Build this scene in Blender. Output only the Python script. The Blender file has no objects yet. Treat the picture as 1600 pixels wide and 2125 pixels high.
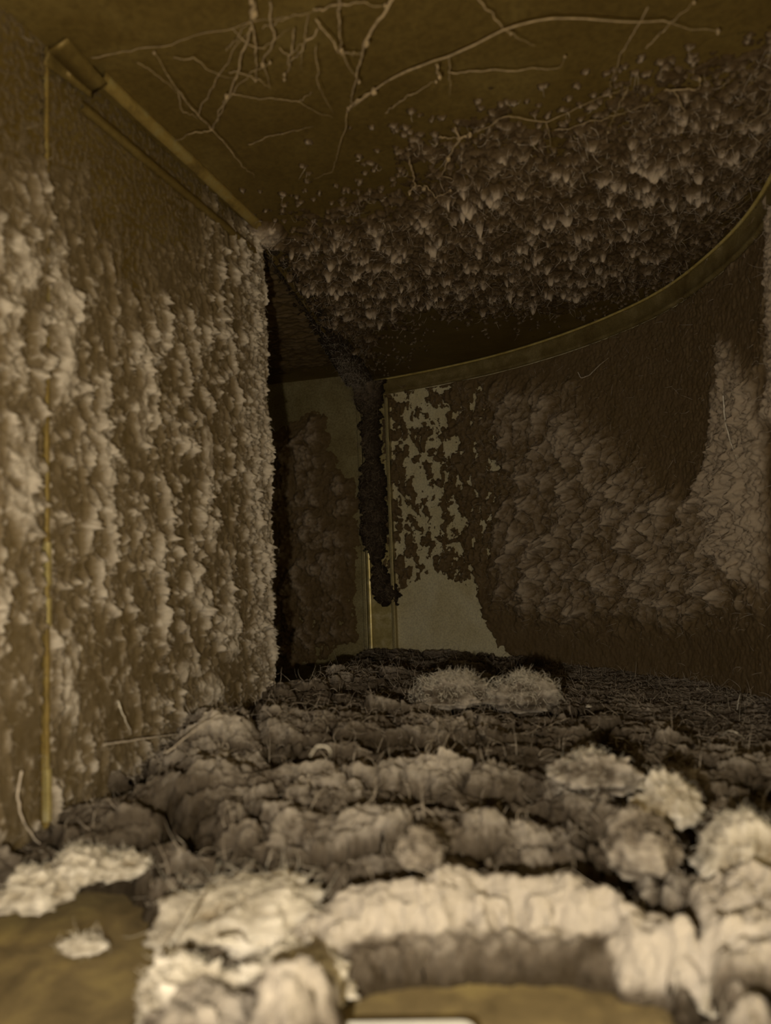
import bpy, math, random
import numpy as np
from mathutils import Matrix, Vector

# ------------------------------------------------------------------ camera, world, flash, exposure
scene = bpy.context.scene
COL = scene.collection
CAM = np.array((0.0, 0.0, 0.13))
YAW, PITCH, ROLL = math.radians(17.11), math.radians(4.38), math.radians(-2.0)
ROT = Matrix.Rotation(YAW, 3, 'Z') @ Matrix.Rotation(math.pi / 2 + PITCH, 3, 'X') @ Matrix.Rotation(ROLL, 3, 'Z')
FPX = 1600.0
cam_data = bpy.data.cameras.new('camera')
cam = bpy.data.objects.new('camera', cam_data)
COL.objects.link(cam)
cam.matrix_world = Matrix.Translation(Vector(CAM)) @ ROT.to_4x4()
cam_data.sensor_fit = 'VERTICAL'
cam_data.sensor_height = 36.0
cam_data.lens = 36.0 * FPX / 2125.0
cam_data.clip_start = 0.01
cam_data.dof.use_dof = True
cam_data.dof.focus_distance = 0.82
cam_data.dof.aperture_fstop = 8.0
scene.camera = cam

world = bpy.data.worlds.new('world')
scene.world = world
world.use_nodes = True
world.node_tree.nodes['Background'].inputs[0].default_value = (0.6, 0.5, 0.35, 1)
world.node_tree.nodes['Background'].inputs[1].default_value = 0.0

RGT = np.array(ROT.col[0]); UPV = np.array(ROT.col[1])
flash = bpy.data.lights.new('phone_flash', 'POINT')
flash.energy = 4.5
flash.color = (1.0, 0.895, 0.735)
flash.shadow_soft_size = 0.0022
flash_ob = bpy.data.objects.new('phone_flash', flash)
flash_ob.location = Vector(CAM + RGT * -0.026 + UPV * -0.030)
COL.objects.link(flash_ob)

vs = scene.view_settings
vs.view_transform = 'Standard'
vs.look = 'None'
vs.gamma = 1.0
vs.exposure = 0.0
vs.use_curve_mapping = False

# ------------------------------------------------------------------ dimensions of the duct (metres)
XL = -0.265            # left wall
XR = 0.122             # right wall
ZC = 0.402             # ceiling
YC = 0.545             # where the left wall stops (throat of the bend)
YJ = 1.035             # far wall of the branch
XJ = -0.345            # joint between bend and branch
HEEL = [(0.122, -0.05), (0.122, 0.30), (0.122, 0.55), (0.118, 0.625), (0.105, 0.686), (0.062, 0.797), (0.018, 0.852),
        (-0.037, 0.905), (-0.10, 0.950), (-0.165, 0.985), (-0.265, 1.018), (XJ, 1.035)]

# ------------------------------------------------------------------ measuring: a photograph pixel seen on a surface of the duct
def ray(px, py):
    d = ROT @ Vector(((px - 800) / FPX, -(py - 1062.5) / FPX, -1.0))
    return np.array(d)
def on_z(px, py, z):
    d = ray(px, py); return CAM + d * ((z - CAM[2]) / d[2])
def on_x(px, py, x):
    d = ray(px, py); return CAM + d * ((x - CAM[0]) / d[0])
def on_y(px, py, y):
    d = ray(px, py); return CAM + d * ((y - CAM[1]) / d[1])

# ------------------------------------------------------------------ noise
def _hash(ix, iy, seed):
    h = (ix.astype(np.int64) * 374761393 + iy.astype(np.int64) * 668265263 + seed * 1442695041) & 0xffffffff
    h = ((h ^ (h >> 13)) * 1274126177) & 0xffffffff
    h = ((h ^ (h >> 15)) * 2246822519) & 0xffffffff
    return ((h ^ (h >> 16)) & 0xffffff) / float(0x1000000)
def perlin(x, y, seed=0):
    xi = np.floor(x); yi = np.floor(y); fx = x - xi; fy = y - yi
    def g(dx, dy):
        a = _hash(xi + dx, yi + dy, seed) * (2 * np.pi)
        return np.cos(a) * (fx - dx) + np.sin(a) * (fy - dy)
    u = fx * fx * fx * (fx * (fx * 6 - 15) + 10); v = fy * fy * fy * (fy * (fy * 6 - 15) + 10)
    a = g(0, 0); b = g(1, 0); c = g(0, 1); d = g(1, 1)
    return ((a + u * (b - a)) * (1 - v) + (c + u * (d - c)) * v) * 1.5
def fbm(x, y, seed=0, o=4, gain=0.5):
    s = 0; a = 1; t = 0
    for k in range(o):
        s = s + a * perlin(x * 2 ** k + 17.3 * k, y * 2 ** k - 9.1 * k, seed + k); t += a; a *= gain
    return s / t
def billow(x, y, seed=0, o=4, gain=0.5):
    s = 0; a = 1; t = 0
    for k in range(o):
        s = s + a * np.abs(perlin(x * 2 ** k + 5.7 * k, y * 2 ** k + 3.3 * k, seed + k)); t += a; a *= gain
    return s / t
def worley(x, y, seed=0, jit=0.9):
    xi = np.floor(x); yi = np.floor(y)
    f1 = np.full(x.shape, 9.0); f2 = np.full(x.shape, 9.0); idv = np.zeros(x.shape)
    for dx in (-1, 0, 1):
        for dy in (-1, 0, 1):
            cx = xi + dx; cy = yi + dy
            px = cx + 0.5 + jit * (_hash(cx, cy, seed) - 0.5); py = cy + 0.5 + jit * (_hash(cx, cy, seed + 7) - 0.5)
            d = np.hypot(px - x, py - y)
            nid = _hash(cx, cy, seed + 13)
            new = d < f1
            f2 = np.where(new, f1, np.minimum(f2, d)); idv = np.where(new, nid, idv); f1 = np.where(new, d, f1)
    return f1, f2, idv
def domes(x, y, seed=0, r=0.72):
    f1, f2, i = worley(x, y, seed)
    return np.sqrt(np.clip(1 - (f1 / r) ** 2, 0, 1)) * (0.45 + 0.55 * i)
def sstep(a, b, x):
    t = np.clip((x - a) / (b - a), 0, 1); return t * t * (3 - 2 * t)
def poly_sd(x, y, pts):
    """signed distance to a polygon, positive inside"""
    x = np.asarray(x); y = np.asarray(y)
    d = np.full(x.shape, 1e9); ins = np.zeros(x.shape, bool)
    n = len(pts)
    for i in range(n):
        ax, ay = pts[i]; bx, by = pts[(i + 1) % n]
        ex, ey = bx - ax, by - ay
        t = np.clip(((x - ax) * ex + (y - ay) * ey) / (ex * ex + ey * ey + 1e-15), 0, 1)
        d = np.minimum(d, np.hypot(x - ax - t * ex, y - ay - t * ey))
        c = ((ay > y) != (by > y)) & (x < (bx - ax) * (y - ay) / (by - ay + 1e-15) + ax)
        ins ^= c
    return np.where(ins, d, -d)
def line_d(x, y, pts):
    d = np.full(x.shape, 1e9)
    for (ax, ay), (bx, by) in zip(pts[:-1], pts[1:]):
        ex, ey = bx - ax, by - ay
        t = np.clip(((x - ax) * ex + (y - ay) * ey) / (ex * ex + ey * ey + 1e-15), 0, 1)
        d = np.minimum(d, np.hypot(x - ax - t * ex, y - ay - t * ey))
    return d

# ------------------------------------------------------------------ materials
def new_mat(name):
    m = bpy.data.materials.new(name); m.use_nodes = True
    nt = m.node_tree; b = nt.nodes['Principled BSDF']
    return m, nt, b
def node(nt, typ, **kw):
    n = nt.nodes.new(typ)
    for k, v in kw.items():
        if k.startswith('i_'): n.inputs[k[2:].replace('_', ' ')].default_value = v
        else: setattr(n, k, v)
    return n
def ramp(nt, fac, stops):
    r = nt.nodes.new('ShaderNodeValToRGB'); cr = r.color_ramp
    while len(cr.elements) < len(stops): cr.elements.new(0.5)
    for e, (p, c) in zip(cr.elements, stops): e.position = p; e.color = (*c, 1)
    nt.links.new(fac, r.inputs[0]); return r
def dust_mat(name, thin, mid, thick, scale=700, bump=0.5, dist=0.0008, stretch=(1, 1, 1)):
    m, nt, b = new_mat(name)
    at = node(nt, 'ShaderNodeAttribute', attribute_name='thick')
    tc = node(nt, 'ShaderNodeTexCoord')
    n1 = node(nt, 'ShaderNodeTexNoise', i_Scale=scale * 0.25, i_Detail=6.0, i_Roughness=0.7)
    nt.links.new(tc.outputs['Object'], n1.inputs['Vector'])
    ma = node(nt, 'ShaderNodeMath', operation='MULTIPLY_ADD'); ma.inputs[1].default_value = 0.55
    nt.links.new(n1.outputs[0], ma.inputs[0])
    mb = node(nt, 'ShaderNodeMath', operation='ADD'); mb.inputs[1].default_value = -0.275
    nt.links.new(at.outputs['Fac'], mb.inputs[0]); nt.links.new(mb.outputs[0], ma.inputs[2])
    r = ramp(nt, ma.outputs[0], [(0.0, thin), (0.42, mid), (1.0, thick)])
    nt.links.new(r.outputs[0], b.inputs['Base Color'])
    b.inputs['Roughness'].default_value = 1.0
    b.inputs['Specular IOR Level'].default_value = 0.06
    n2 = node(nt, 'ShaderNodeTexNoise', i_Scale=scale, i_Detail=5.0, i_Roughness=0.75)
    mp = node(nt, 'ShaderNodeMapping'); mp.inputs['Scale'].default_value = stretch; mp.inputs['Rotation'].default_value = (0, 0, -YAW if stretch[0] != 1 else 0)
    nt.links.new(tc.outputs['Object'], mp.inputs[0]); nt.links.new(mp.outputs[0], n2.inputs['Vector'])
    bp = node(nt, 'ShaderNodeBump', i_Strength=bump, i_Distance=dist)
    nt.links.new(n2.outputs[0], bp.inputs['Height']); nt.links.new(bp.outputs[0], b.inputs['Normal'])
    return m
def metal_mat(name, c0, c1, c2, rough=0.45, scale=40, metallic=0.9, film=0.35):
    """galvanised sheet with a brown dirt film, spangle and stains"""
    m, nt, b = new_mat(name)
    tc = node(nt, 'ShaderNodeTexCoord')
    n1 = node(nt, 'ShaderNodeTexNoise', i_Scale=scale, i_Detail=8.0, i_Roughness=0.65, i_Distortion=0.4)
    nt.links.new(tc.outputs['Object'], n1.inputs['Vector'])
    r = ramp(nt, n1.outputs[0], [(0.28, c0), (0.5, c1), (0.72, c2)])
    n2 = node(nt, 'ShaderNodeTexNoise', i_Scale=scale * 22, i_Detail=4.0, i_Roughness=0.7)
    nt.links.new(tc.outputs['Object'], n2.inputs['Vector'])
    mx = node(nt, 'ShaderNodeMix', data_type='RGBA', blend_type='MULTIPLY'); mx.inputs['Factor'].default_value = film
    r2 = ramp(nt, n2.outputs[0], [(0.35, (0.25, 0.2, 0.14)), (0.6, (1, 1, 1))])
    nt.links.new(r.outputs[0], mx.inputs['A']); nt.links.new(r2.outputs[0], mx.inputs['B'])
    nt.links.new(mx.outputs['Result'], b.inputs['Base Color'])
    b.inputs['Metallic'].default_value = metallic
    rr = node(nt, 'ShaderNodeMapRange'); rr.inputs['To Min'].default_value = rough - 0.1; rr.inputs['To Max'].default_value = rough + 0.15
    nt.links.new(n2.outputs[0], rr.inputs['Value']); nt.links.new(rr.outputs[0], b.inputs['Roughness'])
    bp = node(nt, 'ShaderNodeBump', i_Strength=0.25, i_Distance=0.0004)
    nt.links.new(n2.outputs[0], bp.inputs['Height']); nt.links.new(bp.outputs[0], b.inputs['Normal'])
    return m
def plain_mat(name, col, rough=0.9, metallic=0.0, vary=0.3, scale=300):
    m, nt, b = new_mat(name)
    tc = node(nt, 'ShaderNodeTexCoord')
    n1 = node(nt, 'ShaderNodeTexNoise', i_Scale=scale, i_Detail=4.0)
    nt.links.new(tc.outputs['Object'], n1.inputs['Vector'])
    lo = tuple(c * (1 - vary) for c in col); hi = tuple(min(1, c * (1 + vary)) for c in col)
    r = ramp(nt, n1.outputs[0], [(0.3, lo), (0.7, hi)])
    nt.links.new(r.outputs[0], b.inputs['Base Color'])
    b.inputs['Roughness'].default_value = rough; b.inputs['Metallic'].default_value = metallic
    b.inputs['Specular IOR Level'].default_value = 0.2
    return m

M = {}
M['dust_left'] = dust_mat('wall_dust', (0.105, 0.074, 0.030), (0.185, 0.142, 0.085), (0.54, 0.475, 0.385), 900, .8, .001)
M['dust_heel'] = dust_mat('heel_dust', (0.115, 0.075, 0.028), (0.185, 0.130, 0.068), (0.46, 0.37, 0.265), 900, .8, .001)
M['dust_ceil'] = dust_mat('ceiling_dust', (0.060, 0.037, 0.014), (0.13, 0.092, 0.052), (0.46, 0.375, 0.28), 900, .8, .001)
M['dust_floor'] = dust_mat('floor_dust', (0.060, 0.044, 0.026), (0.175, 0.140, 0.102), (0.74, 0.65, 0.53), 1300, 1.0, .0014, (0.22, 1, 1))
M['dust_pale'] = dust_mat('pale_lint', (0.24, 0.185, 0.11), (0.50, 0.44, 0.34), (0.80, 0.73, 0.61), 900, .8, .001)
M['dust_dark'] = dust_mat('dark_lint', (0.025, 0.018, 0.010), (0.055, 0.040, 0.026), (0.15, 0.115, 0.08))  # brown lint, shade of the vertical joint put into the colour
M['metal'] = metal_mat('dirty_galvanised_steel', (0.13, 0.085, 0.019), (0.175, 0.120, 0.030), (0.24, 0.175, 0.052), 0.55, 14, 0.5)
M['metal_floor'] = metal_mat('dusty_steel_floor', (0.11, 0.080, 0.035), (0.25, 0.188, 0.085), (0.46, 0.36, 0.14), 0.6, 46, 0.12)
M['metal_far'] = metal_mat('branch_steel', (0.26, 0.20, 0.08), (0.36, 0.30, 0.14), (0.46, 0.40, 0.21), 0.5, 24, 0.6, 0.5)
M['metal_heel'] = metal_mat('heel_steel', (0.66, 0.56, 0.30), (0.80, 0.72, 0.46), (0.88, 0.82, 0.58), 0.5, 20, 0.2, 0.35)
M['metal_bright'] = metal_mat('bright_steel_edge', (0.38, 0.30, 0.10), (0.55, 0.45, 0.18), (0.85, 0.76, 0.45), 0.35, 60, 0.5)
M['metal_yellow'] = metal_mat('yellowed_steel_corner', (0.12, 0.08, 0.022), (0.30, 0.21, 0.055), (0.34, 0.29, 0.12), 0.55, 70, 0.4)
M['seam_rim'] = metal_mat('seam_rim', (0.45, 0.33, 0.09), (0.75, 0.60, 0.20), (0.85, 0.72, 0.32), 0.4, 60, 0.3)
M['seam_band'] = metal_mat('seam_band', (0.16, 0.11, 0.035), (0.26, 0.20, 0.075), (0.42, 0.34, 0.16), 0.5, 40, 0.3, .5)
M['fibre'] = plain_mat('grey_lint_fibre', (0.46, 0.39, 0.30))
M['fibre_dark'] = plain_mat('brown_lint_fibre', (0.30, 0.23, 0.15))
M['fibre_pale'] = plain_mat('pale_hair', (0.66, 0.60, 0.48))
M['web'] = plain_mat('dusty_cobweb_thread', (0.26, 0.195, 0.11))
M['white'] = plain_mat('white_plastic', (0.8, 0.78, 0.7), 0.5, 0, 0.05)

# ------------------------------------------------------------------ object helpers
def link(name, me, mat, parent=None):
    o = bpy.data.objects.new(name, me); COL.objects.link(o)
    if mat is not None and me is not None: me.materials.append(mat)
    if parent is not None: o.parent = parent
    return o
def tag(o, label=None, cat=None, group=None, kind=None):
    if label: o['label'] = label
    if cat: o['category'] = cat
    if group: o['group'] = group
    if kind: o['kind'] = kind
    return o
def empty(name, loc):
    o = bpy.data.objects.new(name, None); o.location = loc; o.empty_display_size = 0.01; COL.objects.link(o); return o
def np_mesh(name, V, F, smooth=True, thick=None):
    """V (n,3) floats, F (m,4) quads or (m,3) triangles"""
    V = np.ascontiguousarray(V, np.float32); F = np.ascontiguousarray(F, np.int32)
    me = bpy.data.meshes.new(name); k = F.shape[1]
    me.vertices.add(len(V)); me.vertices.foreach_set('co', V.ravel())
    me.loops.add(F.size); me.loops.foreach_set('vertex_index', F.ravel())
    me.polygons.add(len(F)); me.polygons.foreach_set('loop_start', np.arange(0, F.size, k, dtype=np.int32))
    me.polygons.foreach_set('use_smooth', np.full(len(F), smooth))
    if thick is not None:
        a = me.attributes.new('thick', 'FLOAT', 'POINT'); a.data.foreach_set('value', np.ascontiguousarray(thick, np.float32))
    me.update(calc_edges=True); me.validate()
    return me
def grid_mesh(name, P, keep, thick, flip=False):
    """P (a,b,3) points, keep (a,b) bool of vertices to keep"""
    a, b = keep.shape
    idx = np.arange(a * b).reshape(a, b)
    q = np.stack([idx[:-1, :-1], idx[1:, :-1], idx[1:, 1:], idx[:-1, 1:]], -1).reshape(-1, 4)
    k = keep.reshape(-1); q = q[k[q].any(1)]
    if flip: q = q[:, ::-1]
    used = np.unique(q); m = np.full(a * b, -1, np.int64); m[used] = np.arange(len(used))
    return np_mesh(name, P.reshape(-1, 3)[used], m[q], True, thick.reshape(-1)[used])
def box_data(x0, x1, y0, y1, z0, z1):
    V = [(x, y, z) for x in (x0, x1) for y in (y0, y1) for z in (z0, z1)]
    F = [(0, 1, 3, 2), (4, 6, 7, 5), (0, 4, 5, 1), (2, 3, 7, 6), (0, 2, 6, 4), (1, 5, 7, 3)]
    return np.array(V), np.array(F)
def box(name, b, mat, parent=None, bevel=0.0):
    V, F = box_data(*b)
    o = link(name, np_mesh(name, V, F, False), mat, parent)
    if bevel:
        md = o.modifiers.new('bevel', 'BEVEL'); md.width = bevel; md.segments = 2
    return o
def sweep(path, profile, up=(0, 0, 1)):
    """profile points (a, b): a sideways to the left of travel, b up; closed profile swept along a path"""
    path = np.array(path, float); n = len(path); up = np.array(up, float)
    t = np.gradient(path, axis=0); t /= np.linalg.norm(t, axis=1, keepdims=True)
    s = np.cross(up, t); s /= np.linalg.norm(s, axis=1, keepdims=True)
    pr = np.array(profile); k = len(pr)
    V = path[:, None, :] + s[:, None, :] * pr[None, :, :1] + up[None, None, :] * pr[None, :, 1:]
    F = [(i * k + j, (i + 1) * k + j, (i + 1) * k + (j + 1) % k, i * k + (j + 1) % k) for i in range(n - 1) for j in range(k)]
    V = V.reshape(-1, 3)
    return V, np.array(F)
def strands(paths, radii, sides=3):
    """tapered thin tubes; paths (n, m, 3), radii (n,)"""
    P = np.asarray(paths, float); n, m, _ = P.shape
    T = np.gradient(P, axis=1); T /= np.linalg.norm(T, axis=2, keepdims=True) + 1e-12
    ref = np.where(np.abs(T[..., 2:3]) > 0.9, np.array([1., 0, 0]), np.array([0., 0, 1.]))
    A = np.cross(T, ref); A /= np.linalg.norm(A, axis=2, keepdims=True) + 1e-12
    B = np.cross(T, A)
    prof = 1 - 0.75 * np.linspace(0, 1, m) ** 2
    r = np.asarray(radii)[:, None, None] * prof[None, :, None]
    V = np.stack([P + r * (math.cos(2 * math.pi * k / sides) * A + math.sin(2 * math.pi * k / sides) * B) for k in range(sides)], 2)
    idx = np.arange(n * m * sides).reshape(n, m, sides)
    F = np.stack([np.stack([idx[:, :-1, k], idx[:, :-1, (k + 1) % sides], idx[:, 1:, (k + 1) % sides], idx[:, 1:, k]], -1) for k in range(sides)], 2)
    return V.reshape(-1, 3), F.reshape(-1, 4)
def fibre_mesh(name, base, nrm, rng, lmin, lmax, rmin, rmax, seg=6, curl=1.0, lay=0.6, droop=0.0):
    """curly lint fibres rooted at base points"""
    n = len(base)
    L = rng.uniform(lmin, lmax, n) ** 1.0
    d = rng.normal(size=(n, 3)); d /= np.linalg.norm(d, axis=1, keepdims=True)
    d = d * lay + nrm * (1 - lay) * 1.3
    d /= np.linalg.norm(d, axis=1, keepdims=True) + 1e-9
    pts = [base.copy()]; p = base.copy()
    ax = rng.normal(size=(n, 3)); ax /= np.linalg.norm(ax, axis=1, keepdims=True)
    w = rng.normal(0, curl, n)
    for k in range(seg - 1):
        ang = w * (0.6 + 0.8 * rng.random(n))
        d = d + np.cross(ax, d) * ang[:, None]
        d[:, 2] -= droop
        d /= np.linalg.norm(d, axis=1, keepdims=True) + 1e-9
        p = p + d * (L / (seg - 1))[:, None]
        dd = ((p - base) * nrm).sum(1); low = dd < 0.0003
        p = p + nrm * np.where(low, 0.0006 - dd, 0)[:, None]
        pts.append(p.copy())
    V, F = strands(np.stack(pts, 1), rng.uniform(rmin, rmax, n))
    return np_mesh(name, V, F, True)
def grid_normals(P):
    du = np.gradient(P, axis=0); dv = np.gradient(P, axis=1)
    n = np.cross(du, dv); n /= np.linalg.norm(n, axis=2, keepdims=True) + 1e-12
    return n
def pick(weight, n, rng):
    w = np.clip(weight, 0, None).ravel(); w = w / w.sum()
    return rng.choice(len(w), n, p=w)

# ------------------------------------------------------------------ sheet metal shell
T = 0.0012
def prism(name, poly, z0, z1, mat, parent=None):
    n = len(poly)
    V = [(x, y, z0) for x, y in poly] + [(x, y, z1) for x, y in poly]
    me = bpy.data.meshes.new(name)
    me.from_pydata(V, [], [tuple(range(n))[::-1], tuple(range(n, 2 * n))] + [(i, (i + 1) % n, n + (i + 1) % n, n + i) for i in range(n)])
    me.update()
    return link(name, me, mat, parent)
HEELP = [(x + .004, y + .004) for x, y in HEEL]
BEND = [(XL - T, -0.1), (XR + .004, -0.1)] + HEELP[1:] + [(XJ, YJ + .004), (XL - T, YC)]
BRANCH = [(XL - T, YC), (XJ, YJ + .02), (-0.95, YJ + 0.02), (-0.95, YC)]
floor = prism('floor', BEND, -0.004, 0.0, M['metal_floor']); tag(floor, 'brown stained sheet metal bottom of the duct', 'duct floor', kind='structure')
floor2 = prism('floor_branch', BRANCH, -0.036, -0.032, M['metal_floor']); tag(floor2, 'dark bottom of the side branch behind the left wall', 'duct floor', kind='structure')
# ceiling: two sheets, the near one lapped 7 mm below the sheet of the bend
ca = on_z(182, 122, ZC); cb = on_z(720, 12, ZC)
sl = (cb[1] - ca[1]) / (cb[0] - ca[0])
yl = ca[1] + sl * (XL - ca[0]); yr = ca[1] + sl * (XR + .03 - ca[0])
ceil = prism('ceiling', BEND, ZC, ZC + 0.003, M['metal']); tag(ceil, 'dark brown sheet metal top of the duct bend', 'duct ceiling', kind='structure')
zl = ZC - 0.004
V = np.array([(XL, -0.1, zl), (XR, -0.1, zl), (XR, yr, zl), (XL, yl, zl), (XL, -0.1, zl + .003), (XR, -0.1, zl + .003), (XR, yr, zl + .003), (XL, yl, zl + .003)])
link('lapped_sheet', np_mesh('lapped_sheet', V, np.array([(0, 1, 2, 3), (7, 6, 5, 4), (0, 4, 5, 1), (1, 5, 6, 2), (2, 6, 7, 3), (3, 7, 4, 0)]), False), M['metal'], ceil)
ceil2 = prism('ceiling_branch', BRANCH, ZC + 0.012, ZC + 0.015, M['metal']); tag(ceil2, 'dark sheet metal top of the side branch', 'duct ceiling', kind='structure')
# left wall: near sheet, vertical joint, main sheet
YS = 0.302
wl = box('wall_left', (XL - T, XL, YS, YC, 0, ZC), M['metal']); tag(wl, 'dust covered flat left side of the duct', 'duct wall', kind='structure')
box('near_sheet', (XL - T, XL + 0.0022, -0.1, YS - 0.003, 0, ZC), M['metal'], wl)
box('joint_edge', (XL - T, XL + 0.003, YS + 0.0005, YS + 0.0028, 0.004, ZC - 0.004), M['metal_yellow'], wl, 0.0006)
for a, b in ((1125, 1215), (1240, 1300), (1590, 1700)):  # brighter steel segments along the joint edge
    box('bright_segment', (XL, XL + 0.0036, YS + 0.0004, YS + 0.0032, on_x(104, b, XL)[2], on_x(104, a, XL)[2]), M['metal_bright'], wl, 0.0006)
box('throat_flange', (XL - 0.02, XL - T, YC - 0.0015, YC, 0, ZC), M['metal'], wl)
wt = box('wall_throat', (-0.95, XL - T, YC - 0.004, YC - 0.002, -0.036, ZC + 0.015), M['metal']); tag(wt, 'hidden inner side of the branch behind the left wall', 'duct wall', kind='structure')
# folded flange in the left top corner
pa = on_z(205, 150, ZC); pb = on_z(540, 480, ZC)
path = [np.array([XL + 0.010, pa[1], ZC]) + (np.array([XL + 0.008, YC - .01, ZC]) - np.array([XL + 0.010, pa[1], ZC])) * t for t in np.linspace(0, 1, 12)]
V, F = sweep(path, [(-0.004, 0.001), (-0.004, -0.003), (0.0, -0.0065), (0.003, -0.0045), (0.0055, 0.001)])
tr = link('trim_1', np_mesh('trim_1', V, F, True), M['metal_yellow']); tag(tr, 'rusty yellow folded flange along the left top corner', 'flange', kind='structure')
path = [np.array([XL + 0.0005, y, ZC - 0.019]) for y in np.linspace(pa[1] - .004, YC - .01, 10)]
V, F = sweep(path, [(0.001, -0.003), (-0.003, -0.002), (-0.003, 0.002), (0.001, 0.003)])
link('lower_bead', np_mesh('lower_bead', V, F, True), M['metal'], tr)
# near corner gusset, lapped and stained
g0 = on_x(90, 70, XL + .003); g1 = on_x(172, 165, XL + .003)
V = []
for k, t in enumerate(np.linspace(0, 1, 14)):
    y = g0[1] + (pa[1] + .003 - g0[1]) * t
    w = 0.013 - 0.004 * t
    V += [(XL + .0025, y, ZC - w - .002), (XL + 0.006, y, ZC - w * .5), (XL + w * .5, y, ZC - 0.0085), (XL + w + .004, y, ZC - 0.0045)]
F = [(i * 4 + j, i * 4 + j + 1, (i + 1) * 4 + j + 1, (i + 1) * 4 + j) for i in range(13) for j in range(3)]
o = link('trim_2', np_mesh('trim_2', np.array(V), np.array(F), True), M['metal']); tag(o, 'yellow stained corner gusset at the near top left joint', 'gusset', kind='structure')
o.modifiers.new('thickness', 'SOLIDIFY').thickness = 0.0012

# curved heel wall
def smooth_curve(pts, n):
    p = np.array(pts, float); d = np.r_[0, np.cumsum(np.linalg.norm(np.diff(p, axis=0), axis=1))]
    s = np.linspace(0, d[-1], 400)
    q = np.stack([np.interp(s, d, p[:, k]) for k in range(2)], 1)
    ker = np.hanning(61); ker /= ker.sum()
    for k in range(2):
        a = np.r_[2 * q[0, k] - q[30:0:-1, k], q[:, k], 2 * q[-1, k] - q[-2:-32:-1, k]]
        q[:, k] = np.convolve(a, ker, 'valid')
    d = np.r_[0, np.cumsum(np.linalg.norm(np.diff(q, axis=0), axis=1))]
    s = np.linspace(0, d[-1], n)
    return np.stack([np.interp(s, d, q[:, k]) for k in range(2)], 1), s
HC, HS = smooth_curve(HEEL, 1200)
HT = np.gradient(HC, axis=0); HT /= np.linalg.norm(HT, axis=1, keepdims=True)
HN = np.stack([-HT[:, 1], HT[:, 0]], 1)        # towards the inside of the bend
SLEN = HS[-1]
def heel_xy(s):
    return np.stack([np.interp(s, HS, HC[:, 0]), np.interp(s, HS, HC[:, 1])], -1)
def heel_n(s):
    n = np.stack([np.interp(s, HS, HN[:, 0]), np.interp(s, HS, HN[:, 1])], -1)
    return n / np.linalg.norm(n, axis=-1, keepdims=True)
def on_heel(px, py):
    """(s, z) of the heel wall under a photograph pixel"""
    d = ray(px, py)
    k = d[0] * HC[:, 1] - d[1] * HC[:, 0]
    i = np.where(np.sign(k[:-1]) != np.sign(k[1:]))[0]
    i = i[HC[i, 1] > 0.2]
    if len(i) == 0: return SLEN, CAM[2] + d[2] * np.hypot(XJ, YJ) / np.hypot(d[0], d[1])
    i = i[0]; f = k[i] / (k[i] - k[i + 1]); p = HC[i] + f * (HC[i + 1] - HC[i])
    return HS[i] + f * (HS[i + 1] - HS[i]), CAM[2] + d[2] * np.linalg.norm(p) / np.hypot(d[0], d[1])
ss = np.linspace(0, SLEN, 90); c = heel_xy(ss); nn = heel_n(ss)
V = np.concatenate([np.c_[c, np.zeros(90)], np.c_[c, np.full(90, ZC)], np.c_[c - nn * T, np.zeros(90)], np.c_[c - nn * T, np.full(90, ZC)]])
F = [(i + 1, i, i + 90, i + 91) for i in range(89)] + [(i + 180, i + 181, i + 271, i + 270) for i in range(89)]
wr = link('wall_right', np_mesh('wall_right', V, np.array(F), True), M['metal_heel']); tag(wr, 'curved heel of the duct bend, sheet metal under clumped dust', 'duct wall', kind='structure')
# lock seam along the top of the heel: a bead on the edge, a band and a groove under it
s0 = 0.45
ss = np.linspace(s0, SLEN - 0.004, 120); c = heel_xy(ss)
path = np.c_[c, np.full(120, ZC)]
V, F = sweep(path, [(-0.0005, -0.0005), (0.0052, -0.0005), (0.0060, -0.002), (0.0048, -0.0032), (0.0030, -0.0036), (0.0026, -0.019), (0.0040, -0.0205), (0.0036, -0.0225), (0.0012, -0.0235), (-0.0005, -0.0235)])
tr3 = link('trim_3', np_mesh('trim_3', V, F, True), M['seam_band']); tag(tr3, 'curved lock seam band where the heel meets the top', 'seam', kind='structure')
V, F = sweep(path, [(0.0046, -0.0012), (0.0068, -0.0020), (0.0074, -0.0030), (0.0066, -0.0040), (0.0044, -0.0042)])
link('seam_bead', np_mesh('seam_bead', V, F, True), M['seam_rim'], tr3)  # highlight along the bead put into its pale yellow colour
# the branch beyond the joint
wf = box('wall_far', (-0.95, XJ + 0.004, YJ, YJ + T, -0.036, ZC + 0.015), M['metal_far']); tag(wf, 'far sheet metal side of the branch, half covered with dust', 'duct wall', kind='structure')
# joint: slip cleat with a folded bright edge and the raised edge of the heel sheet
tr4 = box('trim_4', (XJ + 0.004, XJ + 0.040, YJ - 0.0095, YJ - 0.0075, 0.0, ZC - 0.02), M['metal_bright'], None, 0.0005); tag(tr4, 'bright vertical slip cleat joining the bend to the branch', 'cleat', kind='structure')
zb = on_y(770, 1110, YJ)[2]
box('folded_edge', (XJ - 0.001, XJ + 0.006, YJ - 0.015, YJ - 0.0095, 0.0, zb), M['metal_bright'], tr4, 0.0025)
box('upper_edge', (XJ - 0.001, XJ + 0.005, YJ - 0.0125, YJ - 0.0095, zb, ZC - 0.03), M['metal_far'], tr4, 0.001)
box('raised_edge', (XJ + 0.036, XJ + 0.041, YJ - 0.020, YJ - 0.008, 0.0, ZC - 0.03), M['metal_far'], tr4, 0.001)
box('branch_lip', (XJ - 0.010, XJ - 0.004, YJ - 0.006, YJ, -0.03, ZC + 0.012), M['metal_far'], tr4, 0.001)

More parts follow.
